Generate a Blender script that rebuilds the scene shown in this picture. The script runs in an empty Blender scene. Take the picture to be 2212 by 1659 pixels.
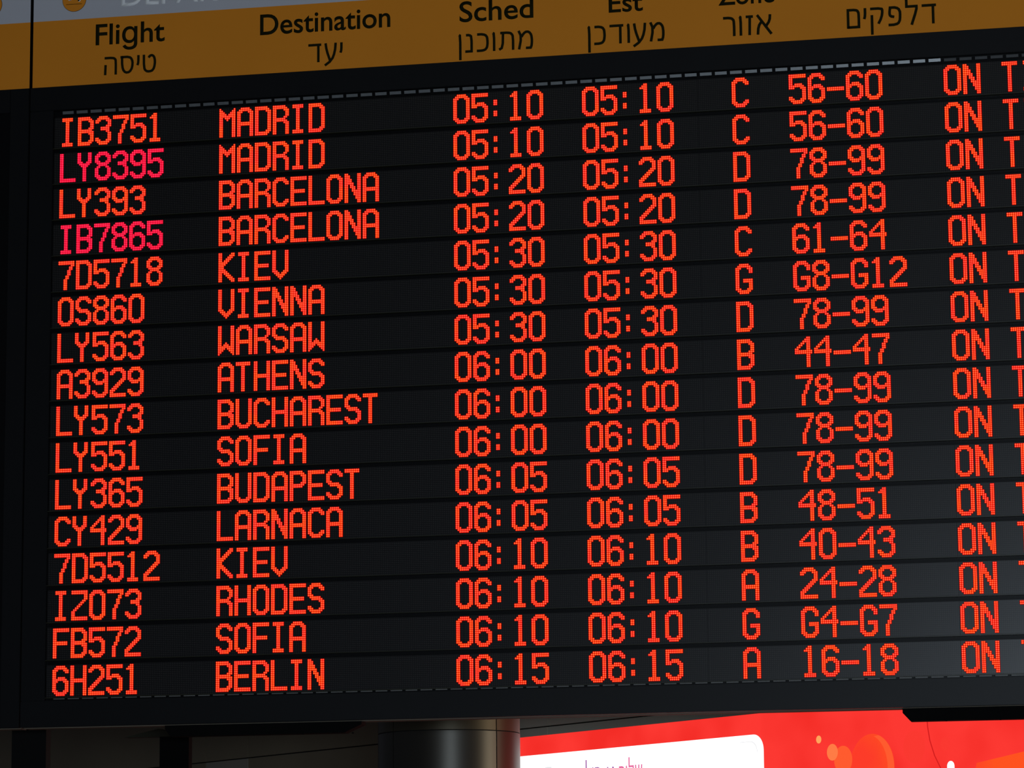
import bpy, bmesh, math, random
from mathutils import Matrix, Vector, noise

S = 0.0076                      # LED pitch in metres; board coordinates are (U right, V down, W into the board) in LED pitches
Z0 = 5.07
def P3(u, v, w=0.0):
    return Vector((u * S, w * S, Z0 - v * S))

# ------------------------------------------------------------------ camera
sc = bpy.context.scene
C = sc.collection
CAM = P3(592.587, 456.614, -1698.649)
RC = ((0.98000687, 0.00856666, 0.19877914), (-0.04204759, 0.98542502, 0.1648318), (-0.19446988, -0.16989449, 0.9660835))
F_PX = 7223.714
cam = bpy.data.cameras.new('camera'); co = bpy.data.objects.new('camera', cam); C.objects.link(co)
right = Vector((RC[0][0], RC[0][2], -RC[0][1])); up = Vector((-RC[1][0], -RC[1][2], RC[1][1])); back = Vector((-RC[2][0], -RC[2][2], RC[2][1]))
co.matrix_world = Matrix(((right.x, up.x, back.x, CAM.x), (right.y, up.y, back.y, CAM.y), (right.z, up.z, back.z, CAM.z), (0, 0, 0, 1)))
cam.sensor_width = 36; cam.lens = F_PX / 2212 * 36; cam.clip_end = 200; cam.clip_start = 0.1
sc.camera = co

# ------------------------------------------------------------------ world, lights, exposure
w = bpy.data.worlds.new('world'); sc.world = w; w.use_nodes = True
w.node_tree.nodes['Background'].inputs[0].default_value = (0.75, 0.8, 1.0, 1)
w.node_tree.nodes['Background'].inputs[1].default_value = 0.045
sc.view_settings.view_transform = 'Standard'; sc.view_settings.look = 'None'
sc.view_settings.gamma = 1; sc.view_settings.use_curve_mapping = False; sc.view_settings.exposure = 0
sc.cycles.use_light_tree = True
def area(name, loc, target, sx, sy, power, col):
    l = bpy.data.lights.new(name, 'AREA'); l.shape = 'RECTANGLE'; l.size = sx; l.size_y = sy; l.energy = power; l.color = col
    o = bpy.data.objects.new(name, l); C.objects.link(o); o.location = loc
    o.rotation_euler = (target - Vector(loc)).to_track_quat('-Z', 'Y').to_euler(); return o
area('hall_light_cool', P3(720, 450, -1800), P3(400, 250, 0), 2.6, 0.35, 500, (0.74, 0.87, 1.0))
area('hall_light_warm', P3(1600, 330, 260), P3(230, 330, 500), 3.4, 1.2, 260, (1.0, 0.88, 0.66))

# ------------------------------------------------------------------ materials
def mat(name, col, rough=0.6, metal=0.0, spec=0.5, var=0.0, scale=8.0):
    m = bpy.data.materials.new(name); m.use_nodes = True; nt = m.node_tree; b = nt.nodes['Principled BSDF']
    b.inputs['Roughness'].default_value = rough; b.inputs['Metallic'].default_value = metal
    b.inputs['Specular IOR Level'].default_value = spec
    n = nt.nodes.new('ShaderNodeTexNoise'); g = nt.nodes.new('ShaderNodeNewGeometry')
    nt.links.new(g.outputs['Position'], n.inputs['Vector']); n.inputs['Scale'].default_value = scale; n.inputs['Detail'].default_value = 4
    r = nt.nodes.new('ShaderNodeMapRange'); r.inputs['To Min'].default_value = 1 - var; r.inputs['To Max'].default_value = 1 + var
    nt.links.new(n.outputs['Fac'], r.inputs['Value'])
    mx = nt.nodes.new('ShaderNodeVectorMath'); mx.operation = 'SCALE'; mx.inputs[0].default_value = col
    nt.links.new(r.outputs[0], mx.inputs['Scale']); nt.links.new(mx.outputs[0], b.inputs['Base Color'])
    return m
def emis(name, c0, c1, strength, scale=14.0, lo=0.35, hi=0.65):
    m = bpy.data.materials.new(name); m.use_nodes = True; nt = m.node_tree; nt.nodes.clear()
    o = nt.nodes.new('ShaderNodeOutputMaterial'); e = nt.nodes.new('ShaderNodeEmission'); e.inputs['Strength'].default_value = strength
    n = nt.nodes.new('ShaderNodeTexNoise'); g = nt.nodes.new('ShaderNodeNewGeometry'); n.inputs['Scale'].default_value = scale; n.inputs['Detail'].default_value = 1.5
    nt.links.new(g.outputs['Position'], n.inputs['Vector'])
    r = nt.nodes.new('ShaderNodeValToRGB'); r.color_ramp.elements[0].position = lo; r.color_ramp.elements[1].position = hi
    r.color_ramp.elements[0].color = (*c0, 1); r.color_ramp.elements[1].color = (*c1, 1)
    nt.links.new(n.outputs['Fac'], r.inputs[0]); nt.links.new(r.outputs[0], e.inputs[0]); nt.links.new(e.outputs[0], o.inputs[0])
    return m
M_frame = mat('black_painted_metal', (0.004, 0.0042, 0.005), 0.45, 0, 0.22, 0.15, 6)
M_rail = mat('row_lip', (0.012, 0.013, 0.004), 0.4, 0, 0.5)
M_recess = mat('recess_black', (0.0025, 0.0025, 0.003), 0.4, 0, 0.15)
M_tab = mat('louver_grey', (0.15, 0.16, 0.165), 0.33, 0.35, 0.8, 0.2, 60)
M_tab2 = mat('louver_shaded', (0.045, 0.048, 0.05), 0.45, 0, 0.5, 0.2, 60)  # louvre grey darkened to stand in for the dimmer light at the right end
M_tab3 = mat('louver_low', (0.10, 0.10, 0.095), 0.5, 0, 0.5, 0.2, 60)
M_under = mat('housing_underside', (0.14, 0.12, 0.09), 0.7, 0, 0.2)
M_orange = mat('header_orange', (0.76, 0.26, 0.018), 0.75, 0, 0.15, 0.05, 3)
M_grey = mat('header_grey', (0.52, 0.52, 0.56), 0.75, 0, 0.15, 0.05, 3)
M_ink = mat('header_ink', (0.012, 0.011, 0.002), 0.8, 0, 0.1)
M_pale = mat('header_pale_lettering', (0.95, 0.96, 0.97), 0.8, 0, 0.1)
M_white = mat('pictogram_white', (0.8, 0.8, 0.85), 0.8, 0, 0.1)
M_steel = mat('pillar_steel', (0.062, 0.058, 0.050), 0.38, 0.75, 0.5, 0.06, 3)
M_collar = mat('pillar_collar', (0.075, 0.065, 0.045), 0.45, 0.7, 0.4, 0.06, 3)
M_joint = mat('joint_black', (0.004, 0.004, 0.004), 0.9)
M_wall = mat('wall_cladding', (0.24, 0.20, 0.135), 0.7, 0, 0.3, 0.12, 2)
M_wallr = mat('bulkhead_panel', (0.80, 0.76, 0.62), 0.7, 0, 0.3, 0.1, 2)
M_wallb = mat('wall_cladding_pale', (0.33, 0.31, 0.26), 0.7, 0, 0.3, 0.12, 2)
M_black = mat('black_matt', (0.003, 0.003, 0.003), 0.8, 0, 0.05)
M_dark = mat('dark_post', (0.006, 0.006, 0.006), 0.8, 0, 0.1)
M_ceil = mat('ceiling_paint', (0.25, 0.24, 0.22), 0.9)
M_floor = mat('floor_stone', (0.22, 0.20, 0.18), 0.35)
M_rod = mat('steel_rod', (0.3, 0.3, 0.3), 0.4, 1)
M_core = emis('led_core', (4.0, 0.21, 0.14), (4.0, 0.29, 0.075), 1.0, 16)
M_body = emis('led_body', (1.05, 0.010, 0.003), (1.05, 0.024, 0.001), 1.0, 16)
M_halo = emis('led_halo', (0.22, 0.0, 0.0), (0.22, 0.0, 0.0), 1.0, 16)  # bloom around lit dots, painted as a dim glowing ring round each LED
M_halop = emis('led_halo_pink', (0.18, 0.0, 0.003), (0.18, 0.0, 0.003), 1.0, 16)  # the same painted bloom for the pink characters
M_corep = emis('led_core_pink', (3.6, 0.10, 0.22), (3.0, 0.075, 0.17), 1.0, 16)
M_bodyp = emis('led_body_pink', (1.05, 0.0, 0.034), (0.95, 0.0, 0.028), 1.0, 16)
M_red = emis('billboard_red', (0.90, 0.026, 0.020), (0.98, 0.040, 0.032), 1.0, 3, 0.3, 0.6)
M_card = emis('billboard_white', (1.5, 1.5, 1.5), (1.5, 1.5, 1.5), 1.0)
def flat(name, c): return emis(name, c, c, 1.0)
M_o1 = flat('billboard_light_orange', (1.0, 0.38, 0.11)); M_o2 = flat('billboard_orange', (1.0, 0.20, 0.06))
M_o3 = flat('billboard_deep_orange', (1.0, 0.105, 0.028)); M_o4 = emis('billboard_red_orange', (0.98, 0.045, 0.022), (1.0, 0.085, 0.014), 1.0, 2.5); M_o5 = flat('billboard_faint_red', (0.96, 0.040, 0.030))
M_pk = flat('billboard_pink_ink', (0.80, 0.16, 0.35)); M_pu = flat('billboard_purple_ink', (0.35, 0.12, 0.38))
M_grout = flat('billboard_fine_line', (0.8, 0.8, 0.82)); M_crease = flat('billboard_crease', (0.62, 0.012, 0.012))

def panel_mat():
    m = mat('led_face', (0.0035, 0.0037, 0.004), 0.28, 0, 0.55, 0.1, 5); nt = m.node_tree; b = nt.nodes['Principled BSDF']
    tc = nt.nodes.new('ShaderNodeTexCoord'); sp = nt.nodes.new('ShaderNodeSeparateXYZ'); nt.links.new(tc.outputs['Object'], sp.inputs[0])
    def mth(op, a, v=None, b2=None):
        n = nt.nodes.new('ShaderNodeMath'); n.operation = op; nt.links.new(a, n.inputs[0])
        if v is not None: n.inputs[1].default_value = v
        if b2 is not None: nt.links.new(b2, n.inputs[1])
        return n.outputs[0]
    q = []
    for k in ('X', 'Z'):
        a = mth('DIVIDE', sp.outputs[k], S); a = mth('ADD', a, 0.5); a = mth('FRACT', a); a = mth('SUBTRACT', a, 0.5); q.append(mth('MULTIPLY', a, None, a))
    d = mth('ADD', q[0], None, q[1]); d = mth('LESS_THAN', d, 0.30 ** 2)
    src = b.inputs['Base Color'].links[0].from_socket
    mx = nt.nodes.new('ShaderNodeMix'); mx.data_type = 'RGBA'; nt.links.new(d, mx.inputs[0]); nt.links.new(src, mx.inputs[6]); mx.inputs[7].default_value = (0.034, 0.031, 0.030, 1)
    nt.links.new(mx.outputs[2], b.inputs['Base Color'])
    return m
M_face = panel_mat()

# ------------------------------------------------------------------ helpers
def link(name, me, m, parent=None, loc=None):
    o = bpy.data.objects.new(name, me); C.objects.link(o)
    if m is not None and not me.materials: me.materials.append(m)
    if parent is not None: o.parent = parent
    if loc is not None: o.location = loc
    return o
def mesh(name, verts, faces):
    me = bpy.data.meshes.new(name); me.from_pydata([tuple(v) for v in verts], [], faces); me.update(); return me
def box_data(lo, hi, b=0.0):
    x0, y0, z0 = lo; x1, y1, z1 = hi
    V = [(x0, y0, z0), (x1, y0, z0), (x1, y1, z0), (x0, y1, z0), (x0, y0, z1), (x1, y0, z1), (x1, y1, z1), (x0, y1, z1)]
    return V, [(0, 3, 2, 1), (4, 5, 6, 7), (0, 1, 5, 4), (1, 2, 6, 5), (2, 3, 7, 6), (3, 0, 4, 7)]
def box(name, lo, hi, m, parent=None, bev=0.0, org=None):
    """box given by world corners; the object's origin is org (or the box's centre)"""
    lo2 = [min(a, b) for a, b in zip(lo, hi)]; hi2 = [max(a, b) for a, b in zip(lo, hi)]
    o0 = Vector(org) if org is not None else (Vector(lo2) + Vector(hi2)) / 2
    V, Fc = box_data([a - b for a, b in zip(lo2, o0)], [a - b for a, b in zip(hi2, o0)])
    me = mesh(name, V, Fc)
    if bev > 0:
        bm = bmesh.new(); bm.from_mesh(me); bmesh.ops.bevel(bm, geom=bm.edges[:], offset=bev, segments=2, affect='EDGES'); bm.to_mesh(me); bm.free()
    o = link(name, me, m, parent); o.location = o0 - (parent.location if parent is not None else Vector()); return o
def uvbox(name, u0, v0, u1, v1, w0, w1, m, parent=None, bev=0.0):
    return box(name, P3(u0, v0, w0), P3(u1, v1, w1), m, parent, bev * S)
def empty(name, loc, label, cat, group=None):
    o = bpy.data.objects.new(name, None); C.objects.link(o); o.location = loc; o.empty_display_size = 0.1
    o['label'] = label; o['category'] = cat
    if group: o['group'] = group
    return o
def prism(name, pts, y0, y1, m, parent=None):
    """pts (x,z) outline in parent-local metres, extruded from y0 to y1"""
    n = len(pts); V = [(x, y0, z) for x, z in pts] + [(x, y1, z) for x, z in pts]
    Fc = [tuple(range(n)), tuple(range(2 * n - 1, n - 1, -1))] + [(i, (i + n), (i + 1) % n + n, (i + 1) % n) for i in range(n)]
    me = mesh(name, V, Fc); bm = bmesh.new(); bm.from_mesh(me); bmesh.ops.recalc_face_normals(bm, faces=bm.faces[:]); bm.to_mesh(me); bm.free()
    return link(name, me, m, parent)
def lettering(name, body, u0, vtop, u1, vbot, m, parent, bold=0.0, y=-6 * S, depth=0.001, to=None):
    """raised lettering fitted into the rectangle (u0,vtop)-(u1,vbot); Hebrew is given in visual order"""
    cu = bpy.data.curves.new(name, 'FONT'); cu.body = body; cu.size = 1; cu.offset = bold; cu.resolution_u = 5
    ob = bpy.data.objects.new(name, cu); C.objects.link(ob); dg = bpy.context.evaluated_depsgraph_get(); dg.update()
    me = bpy.data.meshes.new_from_object(ob.evaluated_get(dg)); bpy.data.objects.remove(ob)
    xs = [v.co.x for v in me.vertices]; ys = [v.co.y for v in me.vertices]
    ax, bx, ay, by = min(xs), max(xs), min(ys), max(ys)
    if to is None:
        a = P3(u0, vbot) - parent.location; b = P3(u1, vtop) - parent.location
    else: a, b = Vector((u0, 0, vbot)), Vector((u1, 0, vtop))
    for v in me.vertices:
        x = a.x + (v.co.x - ax) / (bx - ax) * (b.x - a.x); z = a.z + (v.co.y - ay) / (by - ay) * (b.z - a.z); v.co = (x, y, z)
    bm = bmesh.new(); bm.from_mesh(me)
    ext = bmesh.ops.extrude_face_region(bm, geom=bm.faces[:])
    bmesh.ops.translate(bm, vec=(0, -depth, 0), verts=[g for g in ext['geom'] if isinstance(g, bmesh.types.BMVert)])
    bm.to_mesh(me); bm.free(); me.name = name; me.materials.clear()
    return link(name, me, m, parent)

HEB = {
 'א': (.72, [[(0, 1), (.70, 0)], [(.64, 1), (.62, .68), (.44, .42)], [(.22, .66), (.06, .42), (.03, 0)]]),
 'ד': (.72, [[(0, .94), (.72, .94)], [(.56, .94), (.56, 0)]]),
 'ה': (.70, [[(0, .94), (.44, .94), (.60, .88), (.64, .74), (.64, 0)], [(.06, .56), (.04, 0)]]),
 'ו': (.12, [[(.0, .97), (.07, .93), (.07, 0)]]),
 'ז': (.36, [[(0, .94), (.36, .94)], [(.20, .94), (.18, 0)]]),
 'ט': (.74, [[(.05, 1), (.06, .30), (.16, .09), (.38, .05), (.58, .12), (.68, .42), (.67, .78), (.56, .95), (.40, .94), (.32, .82)]]),
 'י': (.12, [[(.06, 1), (.06, .60), (.01, .44)]]),
 'כ': (.60, [[(.02, .94), (.32, .94), (.50, .84), (.54, .62), (.54, .34), (.48, .14), (.32, .06), (.0, .06)]]),
 'ל': (.62, [[(.06, 1.42), (.06, .94), (.56, .94), (.56, .76), (.30, 0)]]),
 'ם': (.66, [[(.06, 0), (.06, .94), (.46, .94), (.58, .84), (.60, .66), (.60, .06), (.06, .06)]]),
 'מ': (.76, [[(.02, 1), (.16, .66), (.04, 0)], [(.16, .66), (.28, .86), (.44, .95), (.60, .86), (.68, .64), (.68, .22), (.62, .06), (.38, .06)]]),
 'ן': (.12, [[(.0, .97), (.07, .93), (.07, -.38)]]),
 'נ': (.38, [[(.04, .94), (.22, .94), (.32, .84), (.32, .06), (.0, .06)]]),
 'ס': (.76, [[(.10, .94), (.50, .94), (.66, .80), (.70, .52), (.62, .18), (.40, .05), (.20, .14), (.10, .44), (.09, .94), (.0, .94)]]),
 'ע': (.66, [[(.04, 1), (.10, .60), (.30, .02)], [(.60, 1), (.56, .50), (.38, .06), (.0, -.20)]]),
 'פ': (.66, [[(.30, .46), (.10, .50), (.06, .66), (.10, .94), (.40, .94), (.58, .80), (.60, .50), (.56, .18), (.38, .06), (.0, .06)]]),
 'ק': (.70, [[(.0, .94), (.56, .94), (.62, .82), (.56, .46), (.40, .16)], [(.08, .62), (.08, -.38)]]),
 'ר': (.60, [[(.0, .94), (.34, .94), (.50, .86), (.54, .68), (.54, 0)]]),
 'ש': (.84, [[(.04, 1), (.12, .08), (.44, .06), (.68, .22), (.78, 1)], [(.44, 1), (.38, .48), (.12, .40)]]),
 'ת': (.76, [[(.06, .94), (.50, .94), (.64, .86), (.70, .70), (.70, 0)], [(.20, .94), (.18, .16), (.0, .05)]]),
}
def hebrew(name, body, u0, vtop, u1, vbot, m, parent, y=-6 * S, depth=0.001, wd=.135, to=None):
    """stroke-drawn Hebrew (visual order), letter body between vtop and vbot, spread over u0..u1"""
    if to is None: a = P3(u0, vbot) - parent.location; b = P3(u1, vtop) - parent.location; x0, z0, x1, z1 = a.x, a.z, b.x, b.z
    else: x0, z0, x1, z1 = u0, vbot, u1, vtop
    gap = .20; total = sum(HEB[c][0] for c in body) + gap * (len(body) - 1); kx = (x1 - x0) / total; kz = z1 - z0
    V, Fc = [], []; cx = 0
    for n_, c in enumerate(body):
        wid, strokes = HEB[c]
        for pts in strokes:
            cut = [pts[0]]
            for i in range(1, len(pts) - 1):
                a, b, c2 = Vector(pts[i - 1]), Vector(pts[i]), Vector(pts[i + 1])
                if (b - a).angle(c2 - b) < 1.2: cut += [tuple(b.lerp(a, .28)), tuple(b.lerp(c2, .28))]
                else: cut.append(pts[i])
            pts = cut + [pts[-1]]
            P = [Vector(((cx + px) * kx + x0, pz * kz + z0)) for px, pz in pts]; h = wd * kz / 2; L, R = [], []
            for i in range(len(P)):
                d0 = (P[i] - P[i - 1]).normalized() if i else (P[1] - P[0]).normalized()
                d1 = (P[i + 1] - P[i]).normalized() if i < len(P) - 1 else d0
                t = (d0 + d1); t = t.normalized() if t.length > 1e-6 else d1; nn = Vector((-t.y, t.x)); q = max(.45, nn.dot(Vector((-d1.y, d1.x))))
                L.append(P[i] + nn * h / q); R.append(P[i] - nn * h / q)
            k = len(P); b0 = len(V)
            for yy in (y - depth - .00004 * (len(V) % 7), y):
                V += [(p.x, yy, p.y) for p in L] + [(p.x, yy, p.y) for p in R]
            for i in range(k - 1):
                Fc.append((b0 + i, b0 + i + 1, b0 + k + i + 1, b0 + k + i))
                Fc.append((b0 + i, b0 + 2 * k + i, b0 + 2 * k + i + 1, b0 + i + 1))
                Fc.append((b0 + k + i, b0 + k + i + 1, b0 + 3 * k + i + 1, b0 + 3 * k + i))
            Fc.append((b0, b0 + k, b0 + 3 * k, b0 + 2 * k)); Fc.append((b0 + k - 1, b0 + 3 * k - 1, b0 + 4 * k - 1, b0 + 2 * k - 1))
        cx += wid + gap
    return link(name, mesh(name, V, Fc), m, parent)

# ------------------------------------------------------------------ structure of the hall
fl = box('floor', (-14, -22, -0.1), (18, 22, 0), M_floor); fl['kind'] = 'structure'
ce = box('ceiling', (-14, -22, 8.4), (18, 22, 8.5), M_ceil); ce['kind'] = 'structure'

def ray(px, py):
    d = Vector(((px - 1106) / F_PX, (py - 829.5) / F_PX, 1.0))
    return Vector((sum(RC[i][0] * d[i] for i in range(3)), sum(RC[i][2] * d[i] for i in range(3)), -sum(RC[i][1] * d[i] for i in range(3))))
YAW = math.radians(-43.5)
Q0 = CAM + ray(1400, 1600) * ((800 * S - CAM.y) / ray(1400, 1600).y)
QX = Vector((math.cos(YAW), math.sin(YAW), 0)); QN = Vector((math.sin(YAW), -math.cos(YAW), 0))
def on_wall(px, py, off=0.0):
    """where the sight line of a photograph pixel meets the back wall: (distance along it, height)"""
    r = ray(px, py); k = ((Q0 + QN * off - CAM).dot(QN)) / r.dot(QN); p = CAM + r * k - Q0
    return p.dot(QX), (CAM + r * k).z
def q_local(o):
    o.location = (Q0.x, Q0.y, 0); o.rotation_euler = (0, 0, YAW)
# local frame of the wall: x along it, -y towards the hall, z up
WX0, WX1 = on_wall(-900, 1600)[0], on_wall(2330, 1600)[0]
wb = link('wall_back', mesh('wall_back', *box_data((WX0, 0.03, 0), (WX1, 0.15, 8.4))), M_joint); q_local(wb); wb['kind'] = 'structure'
def wpanel(x0, x1, z0, z1, m):
    g = 0.004
    V, Fc = box_data((x0 + g, -0.0, z0 + g), (x1 - g, 0.03, z1 - g)); return link('wall_panel', mesh('wall_panel', V, Fc), m, wb)
zj = on_wall(1125, 1575)[1]
cuts = [WX0, on_wall(-300, 1600)[0], on_wall(100, 1600)[0], on_wall(445, 1620)[0], on_wall(536, 1620)[0], on_wall(850, 1620)[0], on_wall(1183, 1560)[0], on_wall(1560, 1550)[0], on_wall(1950, 1550)[0], WX1]
for i in range(len(cuts) - 1):
    pale = i in (3,)
    wpanel(cuts[i], cuts[i + 1], zj, zj + 2.2, M_wallr if i > 4 else M_wall)
    wpanel(cuts[i], cuts[i + 1], zj + 2.2, 8.38, M_wall)
    wpanel(cuts[i], cuts[i + 1], 0.02, zj, M_wallr if i > 4 else M_wallb if pale else M_wall)

# ------------------------------------------------------------------ dot-matrix characters
TOP = {
 '0': '..#####.. .#######. ###...### ' + '##.....## ' * 10 + '###...### .#######. ..#####..',
 '1': '...##.... ..###.... .####.... ' + '...##.... ' * 11 + '.######.. .######..',
 '2': '..#####.. .#######. ###...### ##.....## .......## .......## ......### .....###. ....###.. ...###... ..###.... .###..... ###...... ##....... ######### #########',
 '3': '..#####.. .#######. ###...### ##.....## .......## ......### ...#####. ...#####. ......##. .......## .......## .......## ##.....## ###...### .#######. ..#####..',
 '4': '......##. .....###. ....####. ...##.##. ..##..##. .##...##. ##....##. ######### ######### ' + '......##. ' * 7,
 '5': '######### ######### ##....... ##....... ##....... ##.####.. ########. ###...### ' + '.......## ' * 4 + '##.....## ###...### .#######. ..#####..',
 '6': '..#####.. .#######. ###...### ##.....## ##....... ##....... ##.####.. ########. ###...### ' + '##.....## ' * 4 + '###...### .#######. ..#####..',
 '7': '######### ######### .......## ......##. ......##. .....##.. .....##.. .....##.. ....##... ....##... ' + '...##.... ' * 6,
 '8': '..#####.. .#######. ###...### ##.....## ##.....## ###...### .#######. ..#####.. .##...##. ' + '##.....## ' * 4 + '###...### .#######. ..#####..',
 '9': '..#####.. .#######. ###...### ##.....## ##.....## ##.....## ###...### .######## ..####.## ' + '.......## ' * 3 + '##.....## ###...### .#######. ..#####..',
 ':': '......... ' * 4 + '..##..... ' * 3 + '......... ' * 3 + '..##..... ' * 3 + '......... ' * 3,
 '-': '......... ' * 8 + '######### ' * 2 + '......... ' * 6,
 'A': '..#####.. .#######. ###...### ' + '##.....## ' * 5 + '######### ######### ' + '##.....## ' * 6,
 'B': '#######.. ########. ##....### ##.....## ##.....## ##.....## ##....### ########. ######### ##....### ##.....## ##.....## ##.....## ##....### ########. #######..',
 'C': '..#####.. .#######. ###...### ##.....## ' + '##....... ' * 8 + '##.....## ###...### .#######. ..#####..',
 'D': '#######.. ########. ##....### ' + '##.....## ' * 10 + '##....### ########. #######..',
 'E': '######### ######### ' + '##....... ' * 5 + '########. ########. ' + '##....... ' * 5 + '######### #########',
 'F': '######### ######### ' + '##....... ' * 5 + '########. ########. ' + '##....... ' * 7,
 'G': '..#####.. .#######. ###...### ##.....## ##.....## ##....... ##....... ##....... ##..##### ##..##### ##.....## ##.....## ##.....## ###...### .#######. ..#####..',
 'H': '##.....## ' * 7 + '######### ######### ' + '##.....## ' * 7,
 'I': '.######.. .######.. ' + '...##.... ' * 12 + '.######.. .######..',
 'K': '##.....## ##....### ##...###. ##..###.. ##.###... #####.... ####..... ###...... ###...... ####..... #####.... ##.###... ##..###.. ##...###. ##....### ##.....##',
 'L': '##....... ' * 14 + '######### #########',
 'M': '#.......# ##.....## ###...### ####.#### ######### ##.###.## ##..#..## ' + '##.....## ' * 9,
 'N': '##.....## ###....## ###....## ####...## ####...## #####..## ##.##..## ##.###.## ##..##.## ##..##### ##...#### ##...#### ##....### ##....### ##.....## ##.....##',
 'O': '..#####.. .#######. ###...### ' + '##.....## ' * 10 + '###...### .#######. ..#####..',
 'P': '#######.. ########. ##....### ##.....## ##.....## ##.....## ##....### ########. #######.. ' + '##....... ' * 7,
 'R': '#######.. ########. ##....### ##.....## ##.....## ##.....## ##....##. #######.. ########. ##....### ' + '##.....## ' * 6,
 'S': '..#####.. .#######. ###...### ##.....## ##....... ##....... ###...... .######.. ..######. ......### .......## .......## ##.....## ###...### .#######. ..#####..',
 'T': '########. ########. ' + '...##.... ' * 14,
 'U': '##.....## ' * 13 + '###...### .#######. ..#####..',
 'V': '##.....## ' * 11 + '###...### .###.###. ..#####.. ...###... ....#....',
 'W': '##.....## ' * 9 + '##..#..## ##.###.## ######### ####.#### ###...### ##.....## #.......#',
 'Y': '##....##. ' * 5 + '###..###. .######.. ..####... ' + '...##.... ' * 8,
 'Z': '######### ######### .......## .......## .......## ......##. .....##.. ....##... ...##.... ..##..... .##...... ##....... ##....... ##....... ######### #########',
}
NS = 8
CS = [(math.cos(math.tau * (k + .5) / NS), math.sin(math.tau * (k + .5) / NS)) for k in range(NS)]
R0, R1, R2, RH = 0.56, 0.46, 0.29, 0.74  # dome radii, and last the wider ring of painted bloom
def glyph_mesh(ch):
    rows = TOP[ch].split(); assert len(rows) == 16 and all(len(r) == 9 for r in rows), ch
    V, Fc, Mi = [], [], []
    for r, line in enumerate(rows):
        for c, k in enumerate(line):
            if k != '#': continue
            b = len(V)
            for rad, y in ((RH, 0.0), (R0, -0.04), (R1, -0.16), (R2, -0.24)):
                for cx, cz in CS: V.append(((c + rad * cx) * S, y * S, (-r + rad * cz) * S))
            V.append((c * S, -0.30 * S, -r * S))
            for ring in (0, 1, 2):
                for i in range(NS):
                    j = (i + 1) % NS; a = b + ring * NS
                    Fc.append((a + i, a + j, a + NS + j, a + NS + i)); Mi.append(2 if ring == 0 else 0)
            for i in range(NS):
                Fc.append((b + 3 * NS + i, b + 3 * NS + (i + 1) % NS, b + 4 * NS)); Mi.append(1)
    me = mesh('led_character', V, Fc); me.materials.append(M_body); me.materials.append(M_core); me.materials.append(M_halo)
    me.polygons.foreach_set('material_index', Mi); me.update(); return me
GL = {k: glyph_mesh(k) for k in TOP}

FL = ['IB3751', 'LY8395', 'LY393', 'IB7865', '7D5718', 'OS860', 'LY563', 'A3929', 'LY573', 'LY551', 'LY365', 'CY429', '7D5512', 'IZ073', 'FB572', '6H251']
DE = ['MADRID', 'MADRID', 'BARCELONA', 'BARCELONA', 'KIEV', 'VIENNA', 'WARSAW', 'ATHENS', 'BUCHAREST', 'SOFIA', 'BUDAPEST', 'LARNACA', 'KIEV', 'RHODES', 'SOFIA', 'BERLIN']
TI = ['05:10'] * 2 + ['05:20'] * 2 + ['05:30'] * 3 + ['06:00'] * 3 + ['06:05'] * 2 + ['06:10'] * 3 + ['06:15']
ZO = 'CCDDCGDBDDDBBAGA'
CO = ['56-60', '56-60', '78-99', '78-99', '61-64', 'G8-G12', '78-99', '44-47', '78-99', '78-99', '78-99', '48-51', '40-43', '24-28', 'G4-G7', '16-18']
COLS = [(0.0, FL), (90.42, DE), (220.38, TI), (290.41, TI), (370.52, ZO), (400.67, CO), (481.53, ['ON TIME'] * 16)]
PITCH = 20.02
SEAMS = [-4.0, 95.6, 223.9, 352.0, 480.6, 572.0]

board = empty('departure_board', P3(277, 333, 6), 'large black departures board with sixteen rows of red LED flight text', 'departure board')
bl = board.location
UL, UR = -18.0, 586.0
uvbox('back_plate', UL + 1, -18, UR - 1, 332, 2.2, 3.6, M_recess, board)
uvbox('housing', UL + .3, -18.2, UR - .3, 332.6, 3.6, 13.5, M_under, board, 0.4)
uvbox('bezel_top', UL, -18.6, UR, -5.3, -0.6, 2.4, M_frame, board, 0.3)
uvbox('bezel_bottom', UL, 318.3, UR, 332.2, -1.0, 3.0, M_frame, board, 0.35)
uvbox('bezel_left', UL, -5.2, -4.6, 318.2, -0.4, 2.4, M_frame, board, 0.3)
uvbox('bezel_right', 572.6, -5.2, UR, 318.2, -0.4, 2.4, M_frame, board, 0.3)
# louvre tabs in the slot over the first row and under the last row
def tab_mesh(name, hh, tilt, m):
    V, Fc = box_data((0, -0.25 * S, -hh * S), (6.25 * S, 0.25 * S, 0)); me = mesh(name, V, Fc)
    me.transform(Matrix.Rotation(tilt, 4, 'X')); me.materials.append(m); return me
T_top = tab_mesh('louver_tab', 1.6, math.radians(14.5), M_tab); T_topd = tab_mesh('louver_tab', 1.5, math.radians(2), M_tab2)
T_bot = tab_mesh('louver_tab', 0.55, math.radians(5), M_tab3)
for n in range(71):
    u = 0.4 + 8 * n + 0.0023 * 8 * n
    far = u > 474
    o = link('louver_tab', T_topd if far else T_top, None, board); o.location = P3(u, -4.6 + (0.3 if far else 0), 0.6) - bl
    o = link('louver_tab', T_bot, None, board); o.location = P3(u, 317.15, -0.6) - bl
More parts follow.
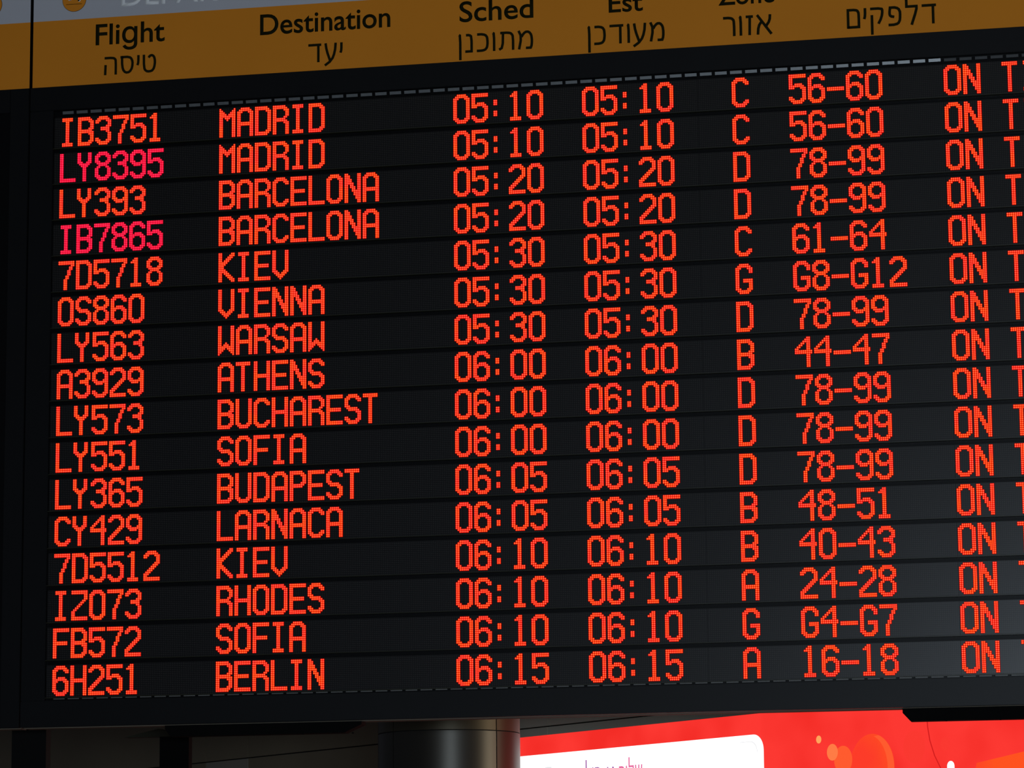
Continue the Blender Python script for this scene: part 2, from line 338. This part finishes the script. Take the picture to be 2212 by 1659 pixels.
# rows
for r in range(16):
    v0 = r * PITCH
    V, Fc = box_data((0, -0.9 * S, -0.38 * S), ((572.2 + 4.4) * S, 2.2 * S, 0))
    row = link('led_row', mesh('led_row', V, Fc), M_rail, board); row.location = P3(-4.4, v0 + 16.35, 0) - bl
    row['label'] = 'row of red LED text for %s at %s%s' % (DE[r].title(), TI[r], ', flight code in pinker red' if r in (1, 3) else '')
    rl = P3(-4.4, v0 + 16.35, 0)
    for k in range(5):
        a, b = SEAMS[k] + .05, SEAMS[k + 1] - .05
        org = P3(math.ceil(a), v0, 0)
        V, Fc = box_data(((a - math.ceil(a)) * S, 0, -16.15 * S), ((b - math.ceil(a)) * S, 2.2 * S, 0.95 * S))
        pn = link('led_panel', mesh('led_panel', V, Fc), M_face, row); pn.location = org - rl
    for ci, (u0, tx) in enumerate(COLS):
        for i, ch in enumerate(tx[r]):
            if ch == ' ': continue
            o = link('led_character', GL[ch], None, row); o.location = P3(u0 + 10 * i, v0, 0) - rl
            if ci == 0 and r in (1, 3):
                for sl, m in zip(o.material_slots, (M_bodyp, M_corep, M_halop)):
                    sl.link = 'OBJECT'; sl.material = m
                o['label'] = 'pinker red LED character'
# hanger rods up to the ceiling
def cyl(name, r, z0, z1, m, parent, n=10, x=0, y=0):
    V = [(x + r * math.cos(math.tau * i / n), y + r * math.sin(math.tau * i / n), z) for z in (z0, z1) for i in range(n)]
    Fc = [tuple(range(n - 1, -1, -1)), tuple(range(n, 2 * n))] + [(i, (i + 1) % n, (i + 1) % n + n, i + n) for i in range(n)]
    return link(name, mesh(name, V, Fc), m, parent)
for u in (60, 280, 500):
    p = P3(u, 20, 15.2) - bl
    cyl('hanger_rod', 0.012, p.z, 8.4 - bl.z, M_rod, board, 10, p.x, p.y)

# ------------------------------------------------------------------ header signs
def header(u0, u1, label):
    h = empty('header_sign', P3((u0 + u1) / 2, -18.7, 6), label, 'header sign')
    uvbox('light_box', u0, -130, u1, -18.7, 0.25, 13, M_frame, h)
    uvbox('orange_band', u0, -56.3, u1, -18.8, 0, .25, M_orange, h)
    uvbox('grey_band', u0, -130, u1, -56.3, 0, .25, M_grey, h)
    return h
hs = header(-17.1, 586, 'long header sign with black column titles on its orange band, above the flight rows')
T = lambda b, u0, vt, u1, vb, bold=0.0, m=M_ink: lettering('lettering', b, u0, vt, u1, vb, m, hs, bold)
T('Fliɡht', 19.0, -52.6, 58.5, -37.1, 0.011); hebrew('lettering', 'הסיט', 24.3, -33.7, 53.7, -23.5, M_ink, hs)
T('Destination', 112.6, -52.0, 185.4, -40.3, 0.011); hebrew('lettering', 'דעי', 139.7, -33.6, 158.8, -23.3, M_ink, hs)
T('Sched', 223.6, -52.0, 264.1, -40.3, 0.011); hebrew('lettering', 'ןנכותמ', 223.2, -33.7, 264.0, -23.4, M_ink, hs)
T('Est', 305.0, -51.0, 323.4, -40.3, 0.011); hebrew('lettering', 'ןכדועמ', 293.6, -33.7, 335.0, -23.2, M_ink, hs)
T('Zone', 363.9, -51.2, 393.7, -40.3, 0.011); hebrew('lettering', 'רוזא', 366.2, -34.0, 392.0, -23.3, M_ink, hs)
T('Counters', 430, -51.2, 480, -40.3, 0.011); hebrew('lettering', 'םיקפלד', 431.6, -34.0, 478.3, -23.4, M_ink, hs)
T('Status', 505, -51.2, 542, -40.3, 0.011)
T('DEPARTURES', 33.3, -74.0, 141.0, -61.7, 0.012, M_pale)
def disc(name, cx, cz, rx, rz, m, parent, y0, y1, n=40, a0=0, a1=math.tau):
    pts = [(cx + rx * math.cos(a0 + (a1 - a0) * i / n), cz + rz * math.sin(a0 + (a1 - a0) * i / n)) for i in range(n)]
    return prism(name, pts, y0, y1, m, parent)
def pictogram(h, uc):
    c = P3(uc, -67.6) - h.location
    disc('pictogram_ring', c.x, c.z, 6.9 * S, 6.9 * S, M_ink, h, -6 * S - .0006, -6 * S)
    disc('pictogram_disc', c.x, c.z, 6.72 * S, 6.72 * S, M_orange, h, -6 * S - .0012, -6 * S - .0006)
    y0, y1 = -6 * S - .0018, -6 * S - .0012
    prism('runway_line', [(c.x + a * S, c.z + b * S) for a, b in ((-4.7, -2.75), (4.3, -2.75), (4.3, -2.5), (-4.7, -2.5))], y0, y1, M_ink, h)
    plane = [(-4.6, 1.2), (-3.4, 1.5), (-2.4, .7), (1.0, 1.6), (-1.2, 4.2), (-.2, 4.4), (3.0, 2.3), (4.8, 2.9), (5.3, 2.6), (4.6, 1.9), (3.3, 1.1), (3.1, -.9), (2.3, -1.2), (1.4, .5), (-2.6, -.4)]
    prism('airliner_outline', [(c.x + a * 1.14 * S, c.z + b * 1.2 * S) for a, b in plane], y0, y1, M_white, h)
    prism('airliner', [(c.x + a * S, c.z + (b + .1) * S) for a, b in plane], y0 - .0006, y0, M_ink, h)
pictogram(hs, 6.4)
hl = header(-190, -18.9, 'neighbouring header sign cut off at the left edge, orange band below blue-grey band')
pictogram(hl, -42.4)
nb = empty('neighbour_board', P3(-104, 333, 6), 'black casing of the next display board, at the left edge of the picture', 'display board')
uvbox('housing', -190, -18.2, -19, 332.6, 3.6, 13.5, M_under, nb, .4)
uvbox('bezel_right', -29.5, -18.6, -18.8, 332.2, -0.5, 3.6, M_frame, nb, .3)
uvbox('bezel_bottom', -190, 318.3, -29.6, 332.2, -.8, 3.6, M_frame, nb, .3)
uvbox('bezel_top', -190, -18.6, -29.6, -5.3, -.6, 3.6, M_frame, nb, .3)
uvbox('screen', -190, -5.2, -29.6, 318.2, .4, 3.6, M_recess, nb)
for u in (-150, -60):
    p = P3(u, 20, 15.2) - nb.location
    cyl('hanger_rod', 0.012, p.z, 8.4 - nb.location.z, M_rod, nb, 10, p.x, p.y)

# ------------------------------------------------------------------ black boxes under the board
def under_box(u0, u1, vb, cl, cr, label):
    h = empty('service_box', P3((u0 + u1) / 2, vb, 4), label, 'black box')
    z1 = P3(0, 332.75).z - h.location.z; zc = P3(0, vb - 4.2).z - h.location.z; x0 = P3(u0, 0).x - h.location.x; x1 = P3(u1, 0).x - h.location.x
    y0, y1 = -3.5 * S, 5 * S
    prism('box_body', [(x0, z1), (x1, z1), (x1, zc), (x1 - cr * S, 0), (x0 + cl * S, 0), (x0, zc)], y0, y1, M_black, h)
    n = int((u1 - u0) // 24)
    for k in range(n):
        x = x0 + (k + .8) * (x1 - x0) / n
        cyl('fixing_screw', 0.004, -0.003, 0.002, M_black, h, 8, x, y0 + 2.5 * S)
    return h
under_box(450.4, 586, 339.2, 3.8, 1, 'black box with chamfered end under the board, in front of the red billboard')
under_box(62, 169, 338.6, 3, 9.5, 'black box with tapered end under the board, left of the steel pillar')

# ------------------------------------------------------------------ steel pillar
def at_depth(px, py, wd):
    r = ray(px, py); return CAM + r * ((wd * S - CAM.y) / r.y)
pc = at_depth(970, 1600, 500); dist = (pc - CAM).length
rad = 155 / F_PX * dist * 0.985
pil = empty('pillar', Vector((pc.x, pc.y, 0)), 'round steel-clad pillar with dark vertical joints, left of the red billboard', 'pillar')
toc = math.atan2(CAM.y - pc.y, CAM.x - pc.x)         # direction from the pillar to the camera
def arc(name, r0, r1, a0, a1, z0, z1, m, n=28):
    V = []
    for i in range(n + 1):
        a = a0 + (a1 - a0) * i / n
        for rr, z in ((r1, z0), (r1, z1), (r0, z1), (r0, z0)): V.append((rr * math.cos(a), rr * math.sin(a), z))
    Fc = [(3, 2, 1, 0)] + [(4 * n, 4 * n + 1, 4 * n + 2, 4 * n + 3)]
    for i in range(n):
        for k in range(4): Fc.append((4 * i + k, 4 * i + (k + 1) % 4, 4 * i + 4 + (k + 1) % 4, 4 * i + 4 + k))
    me = mesh(name, V, Fc); bm = bmesh.new(); bm.from_mesh(me); bmesh.ops.recalc_face_normals(bm, faces=bm.faces[:])
    for f in bm.faces: f.smooth = True
    for e in bm.edges: e.smooth = e.calc_face_angle(1.5) < .5
    bm.to_mesh(me); bm.free(); return link(name, me, m, pil)
zc = at_depth(970, 1576, 500 - rad / S).z
cyl('core', rad - 0.012, 0, 8.4, M_joint, pil, 48)
aL, aR = -math.asin(.774), math.asin(.658); span = (aR - aL)
g = 0.003 / rad
for k in range(4):
    a0 = toc + aL + k * math.tau / 4; a1 = a0 + math.tau / 4
    if k == 0: a1 = toc + aR
    if k == 1: a0 = toc + aR
    arc('cladding_panel', rad - .012, rad, a0 + g, a1 - g, 0.01, zc - .002, M_steel)
    arc('collar_panel', rad - .012, rad - .001, a0 + g, a1 - g, zc + .003, 8.4, M_collar)

# ------------------------------------------------------------------ red billboard on the back wall
bb = bpy.data.objects.new('billboard', None); C.objects.link(bb); q_local(bb)
bb['label'] = 'backlit red billboard with white rounded card and orange light circles, at lower right'; bb['category'] = 'billboard'
off = 0.10
bx0 = on_wall(1060, 1600, off)[0]; bx1 = on_wall(2300, 1600, off)[0]; bz1 = on_wall(1400, 1565.3, off)[1]; bz0 = bz1 - 2.3
def bbbox(name, x0, x1, z0, z1, y0, y1, m):
    V, Fc = box_data((x0, y0, z0), (x1, y1, z1)); return link(name, mesh(name, V, Fc), m, bb)
bbbox('light_box', bx0, bx1, bz0, bz1, -off + .002, 0, M_dark)
bbbox('printed_face', bx0, bx1, bz0, bz1, -off, -off + .002, M_red)
def rounded(x0, x1, z0, z1, r, n=10):
    pts = []
    for cx, cz, a in ((x1 - r, z1 - r, 0), (x0 + r, z1 - r, 90), (x0 + r, z0 + r, 180), (x1 - r, z0 + r, 270)):
        for i in range(n + 1): t = math.radians(a + 90 * i / n); pts.append((cx + r * math.cos(t), cz + r * math.sin(t)))
    return pts
cx1 = on_wall(1650, 1640, off)[0]; cz1 = on_wall(1400, 1608.2, off)[1]
prism('white_card', rounded(bx0 + .1, cx1, cz1 - 1.3, cz1, .085), -off - .002, -off, M_card, bb)
# fine corner line on the card
lx, lz = cx1 - .05, cz1 - .035; arcp = []
for i in range(11):
    t = math.radians(90 * i / 10); arcp.append((lx - .06 + .06 * math.cos(t), lz - .06 + .06 * math.sin(t)))
arcp.append((lx - .15, lz)); inner = [(x - .004, z - .004) for x, z in arcp]
prism('corner_line', arcp + inner[::-1], -off - .003, -off - .002, M_grout, bb)
def bdisc(name, px, py, ry, m, lay):
    x, z = on_wall(px, py, off); z2 = on_wall(px, py - ry, off)[1]; R = z2 - z
    y = -off - .001 - .0008 * lay
    return disc(name, x, z, R, R, m, bb, y, y + .0006, 48)
bdisc('light_circle', 1884, 1658, 73, M_o4, 0)
bdisc('light_circle', 1822, 1641, 30, M_o3, 2)
bdisc('light_circle', 1799, 1625, 18, M_o2, 3)
bdisc('light_circle', 1769, 1597.5, 8.5, M_o1, 1)
bdisc('light_circle', 1975, 1613, 35, M_o5, 0)
bdisc('light_circle', 2042, 1607, 15, M_o5, 1)
# brighter rim of the largest circle
x, z = on_wall(1884, 1658, off); R = on_wall(1884, 1585, off)[1] - z
rim = [(x + R * math.cos(math.radians(a)), z + R * math.sin(math.radians(a))) for a in range(-30, 75, 5)]
rim2 = [(x - .03 + (R - .02) * math.cos(math.radians(a)), z + (R - .004) * math.sin(math.radians(a))) for a in range(-30, 75, 5)]
prism('circle_rim', rim + rim2[::-1], -off - .0032, -off - .0026, M_o3, bb)
# crease and light beam
cr = [on_wall(a, b, off) for a, b in ((2001, 1540), (2003, 1570), (2008, 1600), (2018, 1632), (2034, 1665))]
prism('fabric_crease', [(a, b) for a, b in cr] + [(a + .007, b) for a, b in cr[::-1]], -off - .0012, -off - .0004, M_crease, bb)
prism('light_beam', [on_wall(a, b, off) for a, b in ((2110, 1648), (2230, 1619), (2230, 1700), (2100, 1700))], -off - .001, -off - .0002, M_o4, bb)
x, z = on_wall(2054.5, 1655, off); hw = .026
prism('white_stroke', [(x + hw * math.cos(math.radians(a)), z + hw * math.sin(math.radians(a))) for a in range(0, 181, 12)] + [(x - hw, z - .7), (x + hw, z - .7)], -off - .003, -off - .0012, M_card, bb)
def btext(body, px0, pyt, px1, hgt, m):
    x0, zt = on_wall(px0, pyt, off); x1 = on_wall(px1, pyt, off)[0]
    return hebrew('lettering', body, x0, zt, x1, zt - hgt, m, bb, y=-off - .002, depth=.001, wd=.10, to=1)
btext('םולש', 1338, 1655, 1388, .11, M_pk)
btext('ליס', 1266, 1659, 1299, .11, M_pu)
btext('יו', 1311, 1657, 1328, .11, M_pu)
btext('ד', 1178, 1657, 1192, .11, M_grout)

# ------------------------------------------------------------------ dark uprights at lower left
def upright(px0, px1, pyt, wd, th, m, name, label, cat, cap=None):
    a = at_depth(px0, pyt, wd); b = at_depth(px1, pyt, wd)
    h = empty(name, Vector(((a.x + b.x) / 2, a.y, 0)), label, cat)
    ww = (b.x - a.x) / 2
    V, Fc = box_data((-ww, 0, 0), (ww, th, a.z)); link('shaft', mesh('shaft', V, Fc), m, h)
    V, Fc = box_data((-ww - .06, -.06, 0), (ww + .06, th + .06, .03)); link('base_plate', mesh('base_plate', V, Fc), m, h)
    if cap:
        link('top_cap', mesh('top_cap', [(-ww - cap, -.02, a.z), (ww, -.02, a.z), (ww, th, a.z), (-ww - cap, th, a.z), (-ww, -.02, a.z + .035), (ww - .02, -.02, a.z + .02), (ww - .02, th, a.z + .02), (-ww, th, a.z + .035)],
             [(0, 3, 2, 1), (4, 5, 6, 7), (0, 1, 5, 4), (1, 2, 6, 5), (2, 3, 7, 6), (3, 0, 4, 7)]), M_rail, h)
    return h
upright(26, 100, 1570, 150, .06, M_dark, 'dark_post', 'broad dark post below the bottom left corner of the board', 'post')
upright(345, 408, 1592, 180, .05, M_black, 'black_totem', 'black upright totem with a thin wedge cap, between dark post and steel pillar', 'totem', .16)
